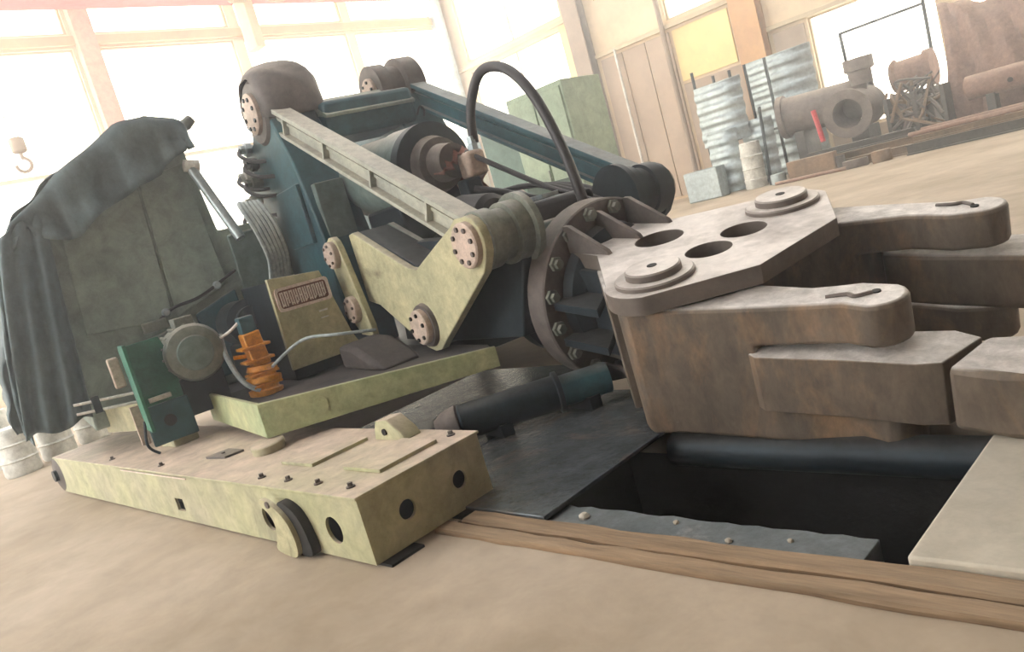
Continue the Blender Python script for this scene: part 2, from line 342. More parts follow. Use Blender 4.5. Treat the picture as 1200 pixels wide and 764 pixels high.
# ================================================================== BASE BEAM
bb = empty('base_beam', (0, 0, 0)); tag(bb, 'long yellow green steel box beam lying on the floor, dusty top', 'beam')
L_ = 5.72; W_ = .87; H0, H1 = .015, .385; th = .02
ell = lambda cx, cz, r: circ(cx, cz, r, 22)
MB().prism([(-L_, H0), (0, H0), (0, H1 - .004), (-L_, H1 - .004)], 0, th, 'y', holes=[ell(-1.08, .175, .082), ell(-.325, .178, .08), [(-2.60, .09), (-2.45, .09), (-2.45, .19), (-2.60, .19)]]).build('side_plate', 'box_paint', bb)
MB().prism([(-L_, H0), (0, H0), (0, H1 - .004), (-L_, H1 - .004)], W_ - th, W_, 'y').build('side_plate', 'box_paint', bb)
MB().prism([(th, H0), (W_ - th, H0), (W_ - th, H1 - .004), (th, H1 - .004)], -th, 0, 'x', holes=[ell(.275, .195, .055), ell(.66, .19, .052)]).build('end_plate', 'box_paint', bb)
MB().prism([(th, H0), (W_ - th, H0), (W_ - th, H1 - .004), (th, H1 - .004)], -L_, -L_ + th, 'x').build('end_plate', 'box_paint', bb)
MB().box(-L_ - .01, .012, -.012, W_ + .01, H1 - .004, H1 + .012).build('top_plate', 'box_paint', bb, bevel=.004)
MB().box(-L_ + .03, -.03, .04, W_ - .04, H0, H0 + .02).build('bottom_plate', 'black', bb)
for x in (-.12, -1.7, -3.0): MB().box(x, x + .02, .03, W_ - .03, H0 + .03, H1 - .01).build('rib_backing', 'black', bb)  # black backing added so the beam holes look dark inside
Tz = H1 + .012
MB().prism([(-1.268, .27), (-.875, .272), (-.865, .69), (-1.27, .695)], Tz, Tz + .022).build('pad_plate', 'box_paint', bb, bevel=.003)
MB().prism([(-.516, .27), (-.145, .27), (-.145, .69), (-.49, .695)], Tz, Tz + .022).build('pad_plate', 'box_paint', bb, bevel=.003)
# wedge lug with a notch on the top
lg = MB().prism([(-.80, 0), (-.47, 0), (-.50, .05), (-.62, .135), (-.74, .125), (-.78, .06)], .70, .83, 'y', mtx=Matrix.Translation((0, 0, Tz))).build('wedge_lug', 'box_paint', bb, bevel=.008)
MB().cyl((-.665, .69, Tz + .055), (-.665, .699, Tz + .055), .022, n=12).build('lug_hole', 'black', lg)
MB().lathe((-1.79, .46, Tz), (-1.785, .455, Tz + .07), [(0, .115), (.25, .12), (.9, .12), (1, .11)], 28).build('round_boss', 'box_paint', bb)
MB().prism([(-2.42, .25), (-2.15, .28), (-2.12, .42), (-2.38, .42)], Tz, Tz + .018).build('pad_plate', 'brown_dark', bb, bevel=.003)
MB().box(-3.72, -3.40, .40, .62, Tz, Tz + .07).build('support_block', 'box_paint', bb, bevel=.01)
for x, y in [(-1.19, .085), (-.853, .088), (-.509, .09), (-.178, .094), (-.147, .80), (-2.9, .085), (-4.1, .09), (-2.28, .33)]:
    bo = MB().cyl((x, y, Tz), (x, y, Tz + .008), .026, n=12); bo.cyl((x, y, Tz + .008), (x, y, Tz + .028), .015, n=6); bo.build('bolt', 'brown_dark', bb)
# welded seam bead along the near top edge
MB().box(-3.6, -2.2, -.016, -.010, H1 - .02, H1 - .012).build('weld_seam', 'sign_white', bb)
# torn tow lug on the near side
def chaikin(P, it=2):
    for _ in range(it):
        Q = []
        for i in range(len(P)):
            a = P[i]; c = P[(i + 1) % len(P)]; Q += [(a[0] * .75 + c[0] * .25, a[1] * .75 + c[1] * .25), (a[0] * .25 + c[0] * .75, a[1] * .25 + c[1] * .75)]
        P = Q
    return P
lug = MB().prism(chaikin([(-.93, .03), (-.80, .005), (-.67, .005), (-.64, .12), (-.68, .24), (-.80, .325), (-.93, .36), (-.97, .32), (-.87, .27), (-.83, .20), (-.87, .10)]), -.085, -.055, 'y').build('tow_lug', 'yellow_green', bb, bevel=.006)
MB().prism(chaikin([(-.84, .02), (-.58, .004), (-.53, .05), (-.58, .26), (-.70, .33), (-.82, .33)]), -.056, 0, 'y').build('lug_shadow', 'black', lug)  # black slab standing in for the shadow beside the lug
MB().cyl((-.84, -.095, .325), (-.84, -.085, .325), .022, n=10).build('lug_pin', 'brown_dark', lug)
# roller at the rear end
rl = MB().lathe((-L_ - .03, -.015, .20), (-L_ - .03, .30, .20), [(0, .13), (.06, .185), (.94, .185), (1, .15)], 28).build('end_roller', 'brown_dark', bb)
MB().cyl((-L_ - .03, -.05, .20), (-L_ - .03, -.01, .20), .06, n=16).build('roller_axle', 'dark_steel', rl)
for x, y in ((-.13, .03), (-.16, .55), (-3.0, .1)):
    MB().box(x, x + .22, y, y + .22, 0, .0145).build('packing_block', 'black', bb)

# ================================================================== FORGING MANIPULATOR
# machine frame: origin on the floor below the gripper pins, x forward, y to the far side
mf = empty('forging_manipulator', (.941, 2.400, 0), (0, 0, -.2))
tag(mf, 'large green forging manipulator with lift arms and a rusty steel gripper', 'forging machine')
def part(b, name, m, bevel=0, parent=None, angle=35): return b.build(name, m, parent or mf, bevel, angle)

# --- chassis under the machine
part(MB().box(-7.6, -2.6, -2.15, 2.15, .42, .60), 'chassis', 'dark_steel', .01)
for x, y in ((-3.3, -1.95), (-5.4, -1.62)): part(MB().cyl((x, y, .397), (x, y, .43), .13, n=20), 'support_foot', 'dark_steel')
for x in (-3.2, -7.0): part(MB().lathe((x, 2.0, 0), (x, 2.0, .43), [(0, .22), (.1, .22), (.15, .14), (1, .14)], 20), 'support_foot', 'dark_steel')
part(MB().lathe((-7.2, -1.3, 0), (-7.2, -1.3, .43), [(0, .22), (.1, .22), (.15, .14), (1, .14)], 20), 'support_foot', 'dark_steel')
# --- side tray with the pump set
tr_ = part(MB().prism([(-2.32, -2.40), (-1.72, -.80), (-1.9, -.72), (-4.4, -.72), (-4.4, -2.40)], .57, .605), 'tray', 'tray_floor', .004)
MB().add([(-2.30, -2.43, .48), (-1.66, -.80, .46), (-1.70, -.785, .46), (-2.335, -2.40, .48), (-2.30, -2.43, .735), (-1.66, -.80, .615), (-1.70, -.785, .615), (-2.335, -2.40, .735)],
         [(3, 2, 1, 0), (4, 5, 6, 7), (0, 1, 5, 4), (1, 2, 6, 5), (2, 3, 7, 6), (3, 0, 4, 7)]).build('tray_front', 'tray_paint', tr_, .005)
MB().prism([(-2.30, -2.43), (-2.335, -2.40), (-4.05, -2.40), (-4.05, -2.43)], .48, .735).build('tray_side', 'tray_paint', tr_, .005)
d = Vector((.60, 1.63, 0)).normalized(); c0 = Vector((-2.30, -2.43, .60)) + d * .42; nn = Vector((d.y, -d.x, 0))
MB().cyl(c0, c0 + nn * .02, .055, n=16).build('round_plug', 'tray_paint', tr_)
MB().prism([(-4.15, -2.66), (-4.10, -2.66), (-4.55, -3.02), (-5.1, -3.18), (-5.15, -3.14)], .56, .80).build('rear_skirt', 'yellow_green', tr_, .005)
# --- motor
mo = part(MB().lathe((-4.35, -2.40, 1.13), (-3.62, -2.46, 1.13), [(0, .20), (.03, .225), (.80, .225), (.81, .245), (.90, .245), (.97, .225), (1, .18)], 36), 'electric_motor', 'motor_grey')
MB().lathe((-3.62, -2.46, 1.13), (-3.60, -2.4615, 1.13), [(0, .15), (.6, .14), (1, .10)], 30).build('fan_cover', 'machine_green', mo)
for k in range(16):
    a = k * PI / 8; r = .225
    MB().box(-.30, .26, -.008, .008, .215, .25, Matrix.Translation((-4.0, -2.43, 1.13)) @ Matrix.Rotation(-.08, 4, 'Z') @ Matrix.Rotation(a, 4, 'X')).build('cooling_fin', 'motor_grey', mo)
MB().box(-4.2, -3.85, -2.62, -2.25, .60, .93).build('motor_foot', 'dark_steel', mo, .01)
MB().box(-4.10, -3.9, -2.50, -2.34, 1.34, 1.44).build('terminal_box', 'motor_grey', mo, .01)
# --- green bracket plate beside the motor, with rods
gp = part(MB().prism([(-2.98, .72), (-2.62, .70), (-2.60, 1.10), (-2.66, 1.34), (-2.98, 1.34)], -3.92, -3.87, 'x'), 'pump_bracket', 'pump_green', .006)
MB().box(-3.88, -3.60, -2.98, -2.95, .62, 1.36).build('bracket_edge', 'pump_green', gp, .004)
MB().box(-3.872, -3.84, -2.97, -2.60, .46, .80).build('lower_plate', 'machine_teal', gp, .01)
MB().cyl((-3.84, -2.79, .64), (-3.825, -2.79, .64), .05, n=18).build('bore', 'black', gp)
MB().box(-3.84, -3.80, -2.90, -2.72, .83, .87).build('clip', 'white_metal', gp, .004)
MB().box(-3.96, -3.92, -3.09, -3.0, 1.02, 1.28).build('side_block', 'pink_steel', gp, .015)
for z in (.86, .94): MB().cyl((-4.0, -3.42, z + .06), (-3.9, -2.90, z), .012, n=8).build('rod', 'white_metal', gp)
MB().box(-4.0, -3.95, -3.29, -3.23, .88, 1.02).build('rod_clamp', 'dark_steel', gp, .004)
MB().box(-3.95, -3.90, -3.05, -2.98, .50, .84).build('bracket_post', 'pink_steel', gp, .004)
MB().tube([(-3.85, -2.98, .7), (-3.85, -3.02, .5), (-3.84, -2.95, .40)], .012, 8).build('bent_rod', 'dark_steel', gp)
# --- orange valve
ov = part(MB().lathe((-3.55, -2.03, .60), (-3.55, -2.00, .86), [(0, .14), (.2, .15), (.22, .115), (.42, .115), (.44, .15), (.62, .15), (.64, .11), (.8, .11), (.82, .135), (1, .12)], 12), 'orange_valve', 'orange', .006)
MB().box(-.085, .085, -.075, .075, 0, .30, Matrix.Translation((-3.55, -2.00, .86)) @ Matrix.Rotation(.06, 4, 'X')).build('valve_body', 'orange', ov, .012)
for z in (.68, .78, .90, 1.02): MB().box(-3.66, -3.44, -2.14, -1.89, z, z + .025).build('valve_flange', 'orange', ov, .006)
MB().box(-3.62, -3.49, -2.08, -1.95, 1.15, 1.30).build('valve_solenoid', 'machine_teal', ov, .012)
MB().cyl((-3.55, -2.10, .97), (-3.55, -2.20, .99), .018, n=10).build('valve_port', 'orange', ov)
part(MB().tube([(-3.55, -2.06, 1.27), (-3.6, -2.18, 1.20), (-3.75, -2.32, 1.17), (-3.9, -2.42, 1.22)], .013, 8), 'cable', 'white_metal')
part(MB().tube([(-3.75, -2.2, 1.2), (-3.6, -2.24, 1.0), (-3.5, -2.2, .78), (-3.45, -2.1, .66)], .022, 8), 'hose', 'grey_hose')
part(MB().tube([(-3.45, -1.95, .82), (-3.2, -1.7, .98), (-2.9, -1.5, .96), (-2.8, -1.2, .90)], .014, 8), 'hose', 'grey_hose')
part(MB().prism([(-3.3, .60), (-2.45, .60), (-2.6, .68), (-2.95, .80), (-3.3, .82)], -1.40, -1.0, 'y'), 'gear_cover', 'tray_floor', .05)

# --- nameplate panel facing forward
npn = part(MB().prism([(-1.76, .72), (-1.08, .72), (-1.14, .87), (-1.265, 1.495), (-1.74, 1.545)], -3.56, -3.50, 'x'), 'front_panel', 'yellow_green', .006)
part(MB().prism([(-1.74, .62), (-1.05, .62), (-1.25, 1.47), (-1.72, 1.52)], -4.5, -3.56, 'x'), 'panel_housing', 'dark_steel', .01)
def rr(u0, u1, v0, v1, r, sh=0):
    P = []
    for cx, cy, a in ((u1 - r, v1 - r, 0), (u0 + r, v1 - r, PI / 2), (u0 + r, v0 + r, PI), (u1 - r, v0 + r, 1.5 * PI)):
        for k in range(5):
            an = a + k * PI / 8; P.append((cx + r * math.cos(an), cy + r * math.sin(an)))
    return [(u, v + sh * (u - u0)) for u, v in P]
MB().prism(rr(-1.72, -1.225, 1.235, 1.445, .035, -.02), -3.50, -3.486, 'x').build('nameplate', 'sign_red', npn)
MB().prism(rr(-1.72, -1.225, 1.235, 1.445, .035, -.02), -3.486, -3.474, 'x', holes=[rr(-1.695, -1.25, 1.26, 1.42, .025, -.02)]).build('nameplate_border', 'sign_white', npn)
b = MB(); rnd = random.Random(3)            # raised letters, too worn to read: upright strokes with short bars
for k in range(10):
    u = -1.68 + k * .042; s = -.02 * (u + 1.72)
    b.box(-3.486, -3.476, u, u + .011, 1.275 + s, 1.405 + s); b.box(-3.486, -3.476, u + .021, u + .031, 1.275 + s + rnd.choice((0, .02)), 1.405 + s)
    for z in rnd.sample((1.285, 1.335, 1.39), 2): b.box(-3.486, -3.477, u + .011, u + .021, z + s, z + .012 + s)
b.build('nameplate_lettering', 'sign_white', npn)
MB().box(-3.50, -3.49, -1.38, -1.30, 1.14, 1.155).build('small_mark', 'white_metal', npn); MB().box(-3.50, -3.49, -1.38, -1.31, 1.08, 1.09).build('small_mark', 'white_metal', npn)

# --- link plates and V brackets on both sides
def pin_cap(parent, x, y, z, r, s, m='pink_steel', nb=8, th_=.05):
    """round cap on the outer side (s=-1 near, +1 far) with a ring of bolts"""
    c = MB().lathe((x, y, z), (x, y + s * th_, z), [(0, r), (.8, r), (1, r * .93)], 28).build('pin_cap', m, parent)
    b = MB()
    for k in range(nb):
        a = 2 * PI * k / nb + .2; b.cyl((x + math.cos(a) * r * .74, y + s * th_, z + math.sin(a) * r * .74), (x + math.cos(a) * r * .74, y + s * (th_ + .015), z + math.sin(a) * r * .74), r * .115, n=6)
    return c, b
def make_side(s):
    """s=-1 near side, s=+1 far side"""
    yo = s * .93; yi = s * .86
    V = [(-3.42, 1.10), (-3.42, 1.72), (-3.33, 1.73), (-2.45, 1.325), (-2.30, 1.30), (-2.18, 1.345), (-1.60, 1.55), (-1.50, 1.60)]
    V += [(-1.385 + .2 * math.cos(a), 1.405 + .2 * math.sin(a)) for a in [math.radians(t) for t in (105, 80, 55, 30, 5, -20, -40)]]
    V += [(-1.30, 1.19), (-2.19, .68), (-2.26, .635), (-2.38, .62), (-2.50, .65), (-3.20, 1.05)]
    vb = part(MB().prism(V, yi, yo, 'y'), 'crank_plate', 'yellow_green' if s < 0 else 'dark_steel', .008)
    c, bl = pin_cap(vb, -1.385, yo, 1.405, .165, s); bl.build('cap_bolts', 'brown_dark', c)['kind'] = 'stuff'
    MB().lathe((-2.39, yo, .845), (-2.39, yo + s * .035, .845), [(0, .185), (1, .175)], 28).build('pin_collar', 'brown_dark', vb)
    c, bl = pin_cap(vb, -2.39, yo + s * .03, .845, .145, s, nb=6, th_=.06); bl.build('cap_bolts', 'black', c)['kind'] = 'stuff'
    # inner crank plate and the top flange joining both
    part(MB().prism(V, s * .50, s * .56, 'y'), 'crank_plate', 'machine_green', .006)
    part(MB().prism([(-3.36, 1.66), (-2.42, 1.26), (-2.40, 1.32), (-3.34, 1.725)], s * .56, s * .86, 'y'), 'crank_web', 'dark_steel', .005)
    if s < 0: part(MB().box(-4.06, -3.3, -.42, .42, 1.34, 1.88), 'mid_body', 'dark_steel', .03)
    # front pulley boss between the crank plates
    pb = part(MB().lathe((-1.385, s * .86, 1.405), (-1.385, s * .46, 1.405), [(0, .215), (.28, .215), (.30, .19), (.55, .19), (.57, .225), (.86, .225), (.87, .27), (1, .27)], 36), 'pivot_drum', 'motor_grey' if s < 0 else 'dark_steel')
    # lift arm: I section with ribs
    A = Vector((-4.80, 0, 3.18)); B = Vector((-1.42, 0, 1.45)); dv = (B - A); L = dv.length; ang = math.atan2(-dv.z, dv.x)
    mt = Matrix.Translation((A.x, 0, A.z)) @ Matrix.Rotation(ang, 4, 'Y')
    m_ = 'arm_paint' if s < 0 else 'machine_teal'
    y0, y1 = sorted((s * .90, s * .72)); yc = s * .80
    arm = part(MB().box(.12, L - .02, y0, y1, .075, .12, mt), 'lift_arm', m_, .006)
    MB().box(.12, L - .02, y0, y1, -.12, -.085, mt).build('arm_flange', m_, arm, .006)
    MB().box(.12, L - .05, yc - .03, yc + .03, -.085, .075, mt).build('arm_web', m_, arm)
    ya, yb = sorted((s * .885, yc + s * .03))
    MB().box(.12, L - .1, yc - .05, yc + .05, .0, .03, mt).build('arm_groove', m_, arm)
    for k in range(4):
        x = .55 + k * .88; MB().box(x, x + .03, ya, yb, -.085, .075, mt).build('arm_rib', m_, arm)
    # rear pivot drum and its cap
    rd = part(MB().lathe((-4.80, s * .95, 3.18), (-4.80, s * .40, 3.18), [(0, .30), (.05, .33), (.42, .33), (.44, .25), (.7, .25), (.72, .29), (1, .29)], 36), 'pivot_drum', 'brown_dark')
    c, bl = pin_cap(rd, -4.80, s * .95, 3.18, .21, s); bl.build('cap_bolts', 'dark_steel', c)['kind'] = 'stuff'
    c, bl = pin_cap(rd, -4.80, s * .40, 3.18, .16, -s, 'pink_steel', 6, .04); bl.build('cap_bolts', 'dark_steel', c)['kind'] = 'stuff'
    # short link plate behind the crank
    yl = s * 1.0
    q0 = Vector((-3.56, 0, 1.60)); q1 = Vector((-3.40, 0, .90))
    P = [(q0.x + .15 * math.cos(math.radians(a)), q0.z + .15 * math.sin(math.radians(a))) for a in (10, 40, 70, 100, 130, 160, 190)]
    P += [(q1.x - .19, q1.z + .02), (q1.x - .10, q1.z - .08), (q1.x + .16, q1.z - .10), (q1.x + .17, q1.z)]
    ln = part(MB().prism(P, min(yl, yl + s * .06), max(yl, yl + s * .06), 'y'), 'link_plate', 'yellow_green', .008)
    for (x, z, r) in ((-3.55, 1.59, .125), (-3.46, 1.07, .125)):
        c, bl = pin_cap(ln, x, yl + s * .06, z, r, s, nb=6, th_=.06); bl.build('cap_bolts', 'brown_dark', c)['kind'] = 'stuff'
for s in (-1, 1): make_side(s)

# --- tower frame that carries the rear pivots
for s in (-1, 1):
    y0, y1 = sorted((s * .42, s * .92))
    tw = part(MB().prism([(-6.1, .60), (-4.15, .60), (-4.05, 1.7), (-4.25, 2.55), (-4.50, 3.05), (-4.8, 3.30), (-5.12, 3.12), (-5.25, 2.95), (-5.70, 2.88), (-5.75, 2.6), (-6.1, 2.4)], y0, y1, 'y'), 'tower', 'machine_teal', .02)
    if s < 0:
        MB().box(-4.9, -4.25, -.965, -.92, 1.75, 2.35).build('side_cover', 'machine_teal', tw, .01)
        MB().box(-4.16, -4.06, -.85, -.55, 1.72, 2.3).build('front_cover', 'machine_green', tw, .01)
    for zz in ((2.2, 2.75) if s < 0 else ()):
        for k in range(3): MB().box(-5.85 - .1 * (zz < 2.5) * 3, -5.62, -.90 + k * .16, -.82 + k * .16, zz - .05, zz + .15).build('lug', 'machine_teal', tw, .01)
cb = part(MB().box(-5.0, -4.3, -.42, .62, 2.72, 3.10), 'cross_beam', 'machine_teal', .05)
MB().prism([(-4.95, 3.10), (-4.285, 2.92), (-4.275, 2.95), (-4.60, 3.17), (-4.95, 3.22)], -.42, .62, 'y').build('beam_cover', 'cabinet_green', cb, .008)
MB().tube([(-4.3, .60, 2.78), (-4.3, .66, 2.86), (-4.3, .70, 2.82), (-4.3, .68, 2.75)], .012, 6).build('ring_eye', 'dark_steel', cb)
# dark canvas hood over the near rear drum
rows = []
for i in range(13):
    u = i / 12; yy = -.97 + u * .66; row = []
    for j in range(25):
        a = -.35 + (PI + .7) * j / 24; rr_ = .405 * (1 - .30 * abs(2 * u - 1) ** 4) + .012 * math.sin(7 * a + u * 9) + .05 * max(0, math.sin(a))
        row.append((-4.80 + rr_ * 1.04 * math.cos(a), yy, 3.18 + rr_ * math.sin(a) * 1.02))
    rows.append(row)
o = MB().grid(rows).build('drum_hood', 'brown_dark', mf, solid=.01)

# --- main spindle barrel, on the pitched gripper axis
PITCH, ROLL = .131, .117
gm = Matrix.Translation((0, 0, 1.036)) @ Euler((ROLL, PITCH, 0), 'XYZ').to_matrix().to_4x4()
def place(o): o.location = gm.translation; o.rotation_euler = Euler((ROLL, PITCH, 0), 'XYZ'); return o
AZ = -.40
bar = place(part(MB().lathe((-1.20, 0, AZ), (-4.3, 0, AZ), [(0, .56), (.03, .56), (.04, .50), (.14, .50), (.15, .55), (.19, .55), (.20, .47), (1, .47)], 48), 'spindle_barrel', 'dark_steel'))
fl = place(part(MB().lathe((-1.32, 0, AZ), (-1.12, 0, AZ), [(0, .62), (.05, .67), (.93, .67), (1, .66)], 64), 'spindle_flange', 'brown_dark'))
for k in range(16):
    a = 2 * PI * k / 16 + .1
    MB().lathe((-1.12, .60 * math.cos(a), AZ + .60 * math.sin(a)), (-1.06, .60 * math.cos(a), AZ + .60 * math.sin(a)), [(0, .055), (.45, .055), (.5, .035), (1, .035)], 6).build('flange_bolt', 'motor_grey', fl)
MB().lathe((-1.12, 0, AZ), (-.98, 0, AZ), [(0, .50), (.6, .48), (1, .40)], 40).build('hub', 'dark_steel', fl)
# suspension frame tying cranks to the barrel
for s in (-1, 1):
    y0, y1 = sorted((s * .45, s * .60)); part(MB().prism([(-2.6, .60), (-1.55, .62), (-1.25, 1.30), (-1.55, 1.40), (-3.4, 1.55), (-3.6, .62)], y0, y1, 'y'), 'barrel_cheek', 'dark_steel', .01)
for x, z in ((-1.5, 1.36), (-1.72, 1.30)): part(MB().cyl((x, -.46, z), (x, .46, z), .045, n=14), 'tie_rod', 'machine_green')
part(MB().prism([(-3.6, 1.30), (-2.3, 1.16), (-2.3, 1.24), (-3.6, 1.50)], -.45, .45, 'y'), 'deck_plate', 'dark_steel', .01)

# --- upper hydraulic cylinder with its rag covered valve head
uc = part(MB().lathe((-4.3, -.18, 2.22), (-3.05, -.14, 2.12), [(0, .36), (.70, .36), (.71, .38), (1, .38)], 40), 'tilt_cylinder', 'machine_green')
MB().lathe((-3.05, -.14, 2.12), (-2.92, -.136, 2.11), [(0, .385), (.9, .385), (1, .36)], 40).build('cylinder_head', 'dark_steel', uc)
MB().lathe((-2.92, -.136, 2.11), (-2.60, -.13, 2.085), [(0, .26), (.35, .23), (.4, .17), (1, .15)], 28).build('rod_gland', 'brown_dark', uc)
rows = []
for i in range(17):
    u = i / 16; row = []
    for j in range(21):
        v = j / 20; a = -.9 + v * 3.6
        r = .20 + .06 * math.sin(5 * u + 3 * a) * .5 + .035 * math.sin(13 * a + 6 * u); row.append((-2.95 + u * .42 + .03 * math.sin(a * 6), -.10 + r * math.cos(a) * 1.05, 1.98 + r * math.sin(a) * 1.15 - .10 * u))
    rows.append(row)
MB().grid(rows).build('cloth_wrap', 'rag', uc, solid=.015)
vh = part(MB().box(-2.62, -2.42, -.10, .08, 1.90, 2.12), 'hose_valve', 'pink_steel', .03)
MB().lathe((-2.5, .04, 2.10), (-2.5, .04, 2.24), [(0, .06), (.5, .06), (.55, .045), (1, .045)], 8).build('hose_fitting', 'galvanised', vh)
part(MB().box(-2.62, -2.46, -.16, .0, 1.62, 1.90), 'valve_stand', 'dark_steel', .02)
part(MB().tube([(-2.5, .05, 2.16), (-2.44, .07, 2.45), (-2.2, .10, 2.69), (-1.88, .12, 2.63), (-1.62, .12, 2.36), (-1.45, .12, 1.95), (-1.36, .11, 1.60), (-1.33, .10, 1.40)], .042, 14, 8), 'arched_hose', 'rubber')
part(MB().tube([(-2.5, -.06, 2.12), (-2.2, .12, 1.86), (-1.9, .25, 1.64), (-1.55, .32, 1.47), (-1.30, .30, 1.38)], .024, 10), 'hose', 'rubber')
part(MB().tube([(-2.45, -.10, 1.80), (-2.25, .05, 1.70), (-2.0, .22, 1.56), (-1.7, .36, 1.48)], .03, 10), 'hose', 'rubber')
for k in range(4): part(MB().tube([(-2.5, .1 + k * .07, 1.72), (-2.1, .22 + k * .08, 1.70 - k * .015), (-1.8, .34 + k * .07, 1.56), (-1.5, .40 + k * .05, 1.42)], .02, 8), 'hose', 'rubber')
hm = part(MB().lathe((-2.35, -.36, 1.58), (-1.95, -.30, 1.52), [(0, .17), (.08, .20), (.9, .20), (1, .16)], 28), 'hydraulic_motor', 'rubber')
part(MB().box(-2.35, -1.55, -.20, .42, 1.28, 1.56), 'valve_block', 'rubber', .05)
MB().box(-1.95, -1.75, .05, .22, 1.565, 1.60).build('data_plate', 'galvanised', hm, .004)

# --- hose bundle and pipes at the near side of the tower
for k in range(6):
    y = -1.56 + k * .035
    part(MB().tube([(-4.28, y + .05, 2.28 - k * .02), (-4.05, y - .04, 2.25), (-3.95 + .01 * k, y, 2.0), (-4.0, y + .05, 1.72), (-4.1, y + .03, 1.5)], .024, 8), 'hose', 'grey_hose')
part(MB().tube([(-4.9, -1.70, 2.80), (-4.8, -1.62, 2.45), (-4.65, -1.52, 2.0)], .05, 12), 'bent_pipe', 'galvanised')
part(MB().lathe((-4.9, -1.76, 2.83), (-4.9, -1.62, 2.80), [(0, .06), (1, .06)], 12), 'pipe_cap', 'white_metal')
for k, (y, z, m_) in enumerate(((-1.02, 2.74, 'dark_steel'), (-1.06, 2.55, 'motor_grey'), (-1.0, 2.92, 'galvanised'), (-1.1, 2.36, 'white_metal'), (-1.14, 2.22, 'motor_grey'), (-1.05, 2.65, 'white_metal'))):
    fx = -5.28 - .05 * k
    part(MB().lathe((fx, y + .14, z), (fx + .02, y - .04, z + .02), [(0, .05), (.3, .05), (.35, .075), (.7, .075), (.75, .05), (1, .05)], 8), 'hydraulic_fitting', m_)
    part(MB().tube([(fx + .02, y - .03, z + .02), (fx + .12, y - .09, z - .05), (fx + .3, y - .03, z - .16), (fx + .4, y + .12, z - .2)], .022, 8), 'hose', 'rubber')
part(MB().box(-5.05, -4.95, -1.66, -1.60, 3.16, 3.20), 'lever', 'motor_grey', .01)
part(MB().lathe((-5.0, -1.66, 3.18), (-5.0, -1.52, 3.28), [(0, .03), (.5, .06), (1, .05)], 12), 'lever_knob', 'motor_grey')

# --- big cabinet on the near rear side
cab = part(MB().prism([(-3.28, .62), (-1.0, .62), (-1.0, 2.15), (-1.62, 2.15), (-1.70, 3.16), (-2.15, 3.20), (-2.75, 2.90), (-3.10, 2.60)], -7.4, -5.0, 'x'), 'cabinet', 'cabinet_green', .02)
MB().prism([(-3.08, 1.50), (-2.30, 1.42), (-2.22, 2.72), (-2.76, 2.76), (-2.98, 2.56)], -5.0, -4.965, 'x').build('door', 'cabinet_green', cab, .01)
MB().prism([(-2.27, 1.42), (-1.70, 1.62), (-1.76, 2.86), (-2.19, 2.80)], -5.0, -4.97, 'x').build('door', 'cabinet_green', cab, .01)
MB().prism([(-2.85, .72), (-2.12, .72), (-2.14, 1.36), (-2.80, 1.28)], -5.0, -4.90, 'x').build('lower_cover', 'cabinet_green', cab, .02)
MB().prism([(-2.08, .72), (-1.62, .72), (-1.66, 1.54), (-2.10, 1.40)], -5.0, -4.94, 'x').build('lower_cover', 'machine_teal', cab, .02)
MB().prism([(-1.58, .72), (-1.10, .72), (-1.10, 2.08), (-1.56, 2.08)], -5.0, -4.95, 'x').build('end_cover', 'machine_green', cab, .02)
MB().box(-4.92, -4.85, -2.62, -2.38, 1.36, 1.46).build('door_handle', 'motor_grey', cab, .015)
for y, z in ((-2.36, 1.50), (-1.82, 1.62)): MB().lathe((-4.965, y, z), (-4.90, y, z), [(0, .035), (.5, .045), (1, .03)], 14).build('knob', 'galvanised', cab)
MB().tube([(-4.95, -2.5, 1.40), (-4.93, -2.3, 1.52), (-4.93, -2.0, 1.56), (-4.93, -1.6, 1.72)], .016, 8).build('cable', 'rubber', cab)
part(MB().box(-4.98, -4.2, -1.9, -1.25, .62, 1.0), 'pump_housing', 'dark_steel', .04)
part(MB().lathe((-4.9, -1.75, 1.2), (-4.3, -1.75, 1.2), [(0, .22), (.8, .22), (.85, .15), (1, .15)], 28), 'pump', 'dark_steel')

# --- low hydraulic ram in front of the chassis
ram = part(MB().lathe((-1.62, -1.30, .20), (-1.28, -.60, .20), [(0, .10), (.04, .13), (.95, .13), (.96, .155), (1, .155)], 30), 'floor_ram', 'dark_steel')
MB().lathe((-1.28, -.60, .20), (-1.12, -.27, .20), [(0, .115), (1, .115)], 28).build('ram_rod', 'machine_teal', ram)
MB().lathe((-1.72, -1.42, .18), (-1.60, -1.24, .20), [(0, .08), (.3, .12), (.8, .14), (1, .10)], 14).build('ram_fitting', 'brown_dark', ram)
for y in (-1.05, -.45): MB().box(-1.64 + (y + 1.05) * .48, -1.38 + (y + 1.05) * .48, y - .05, y + .05, .03, .12).build('ram_saddle', 'dark_steel', ram)

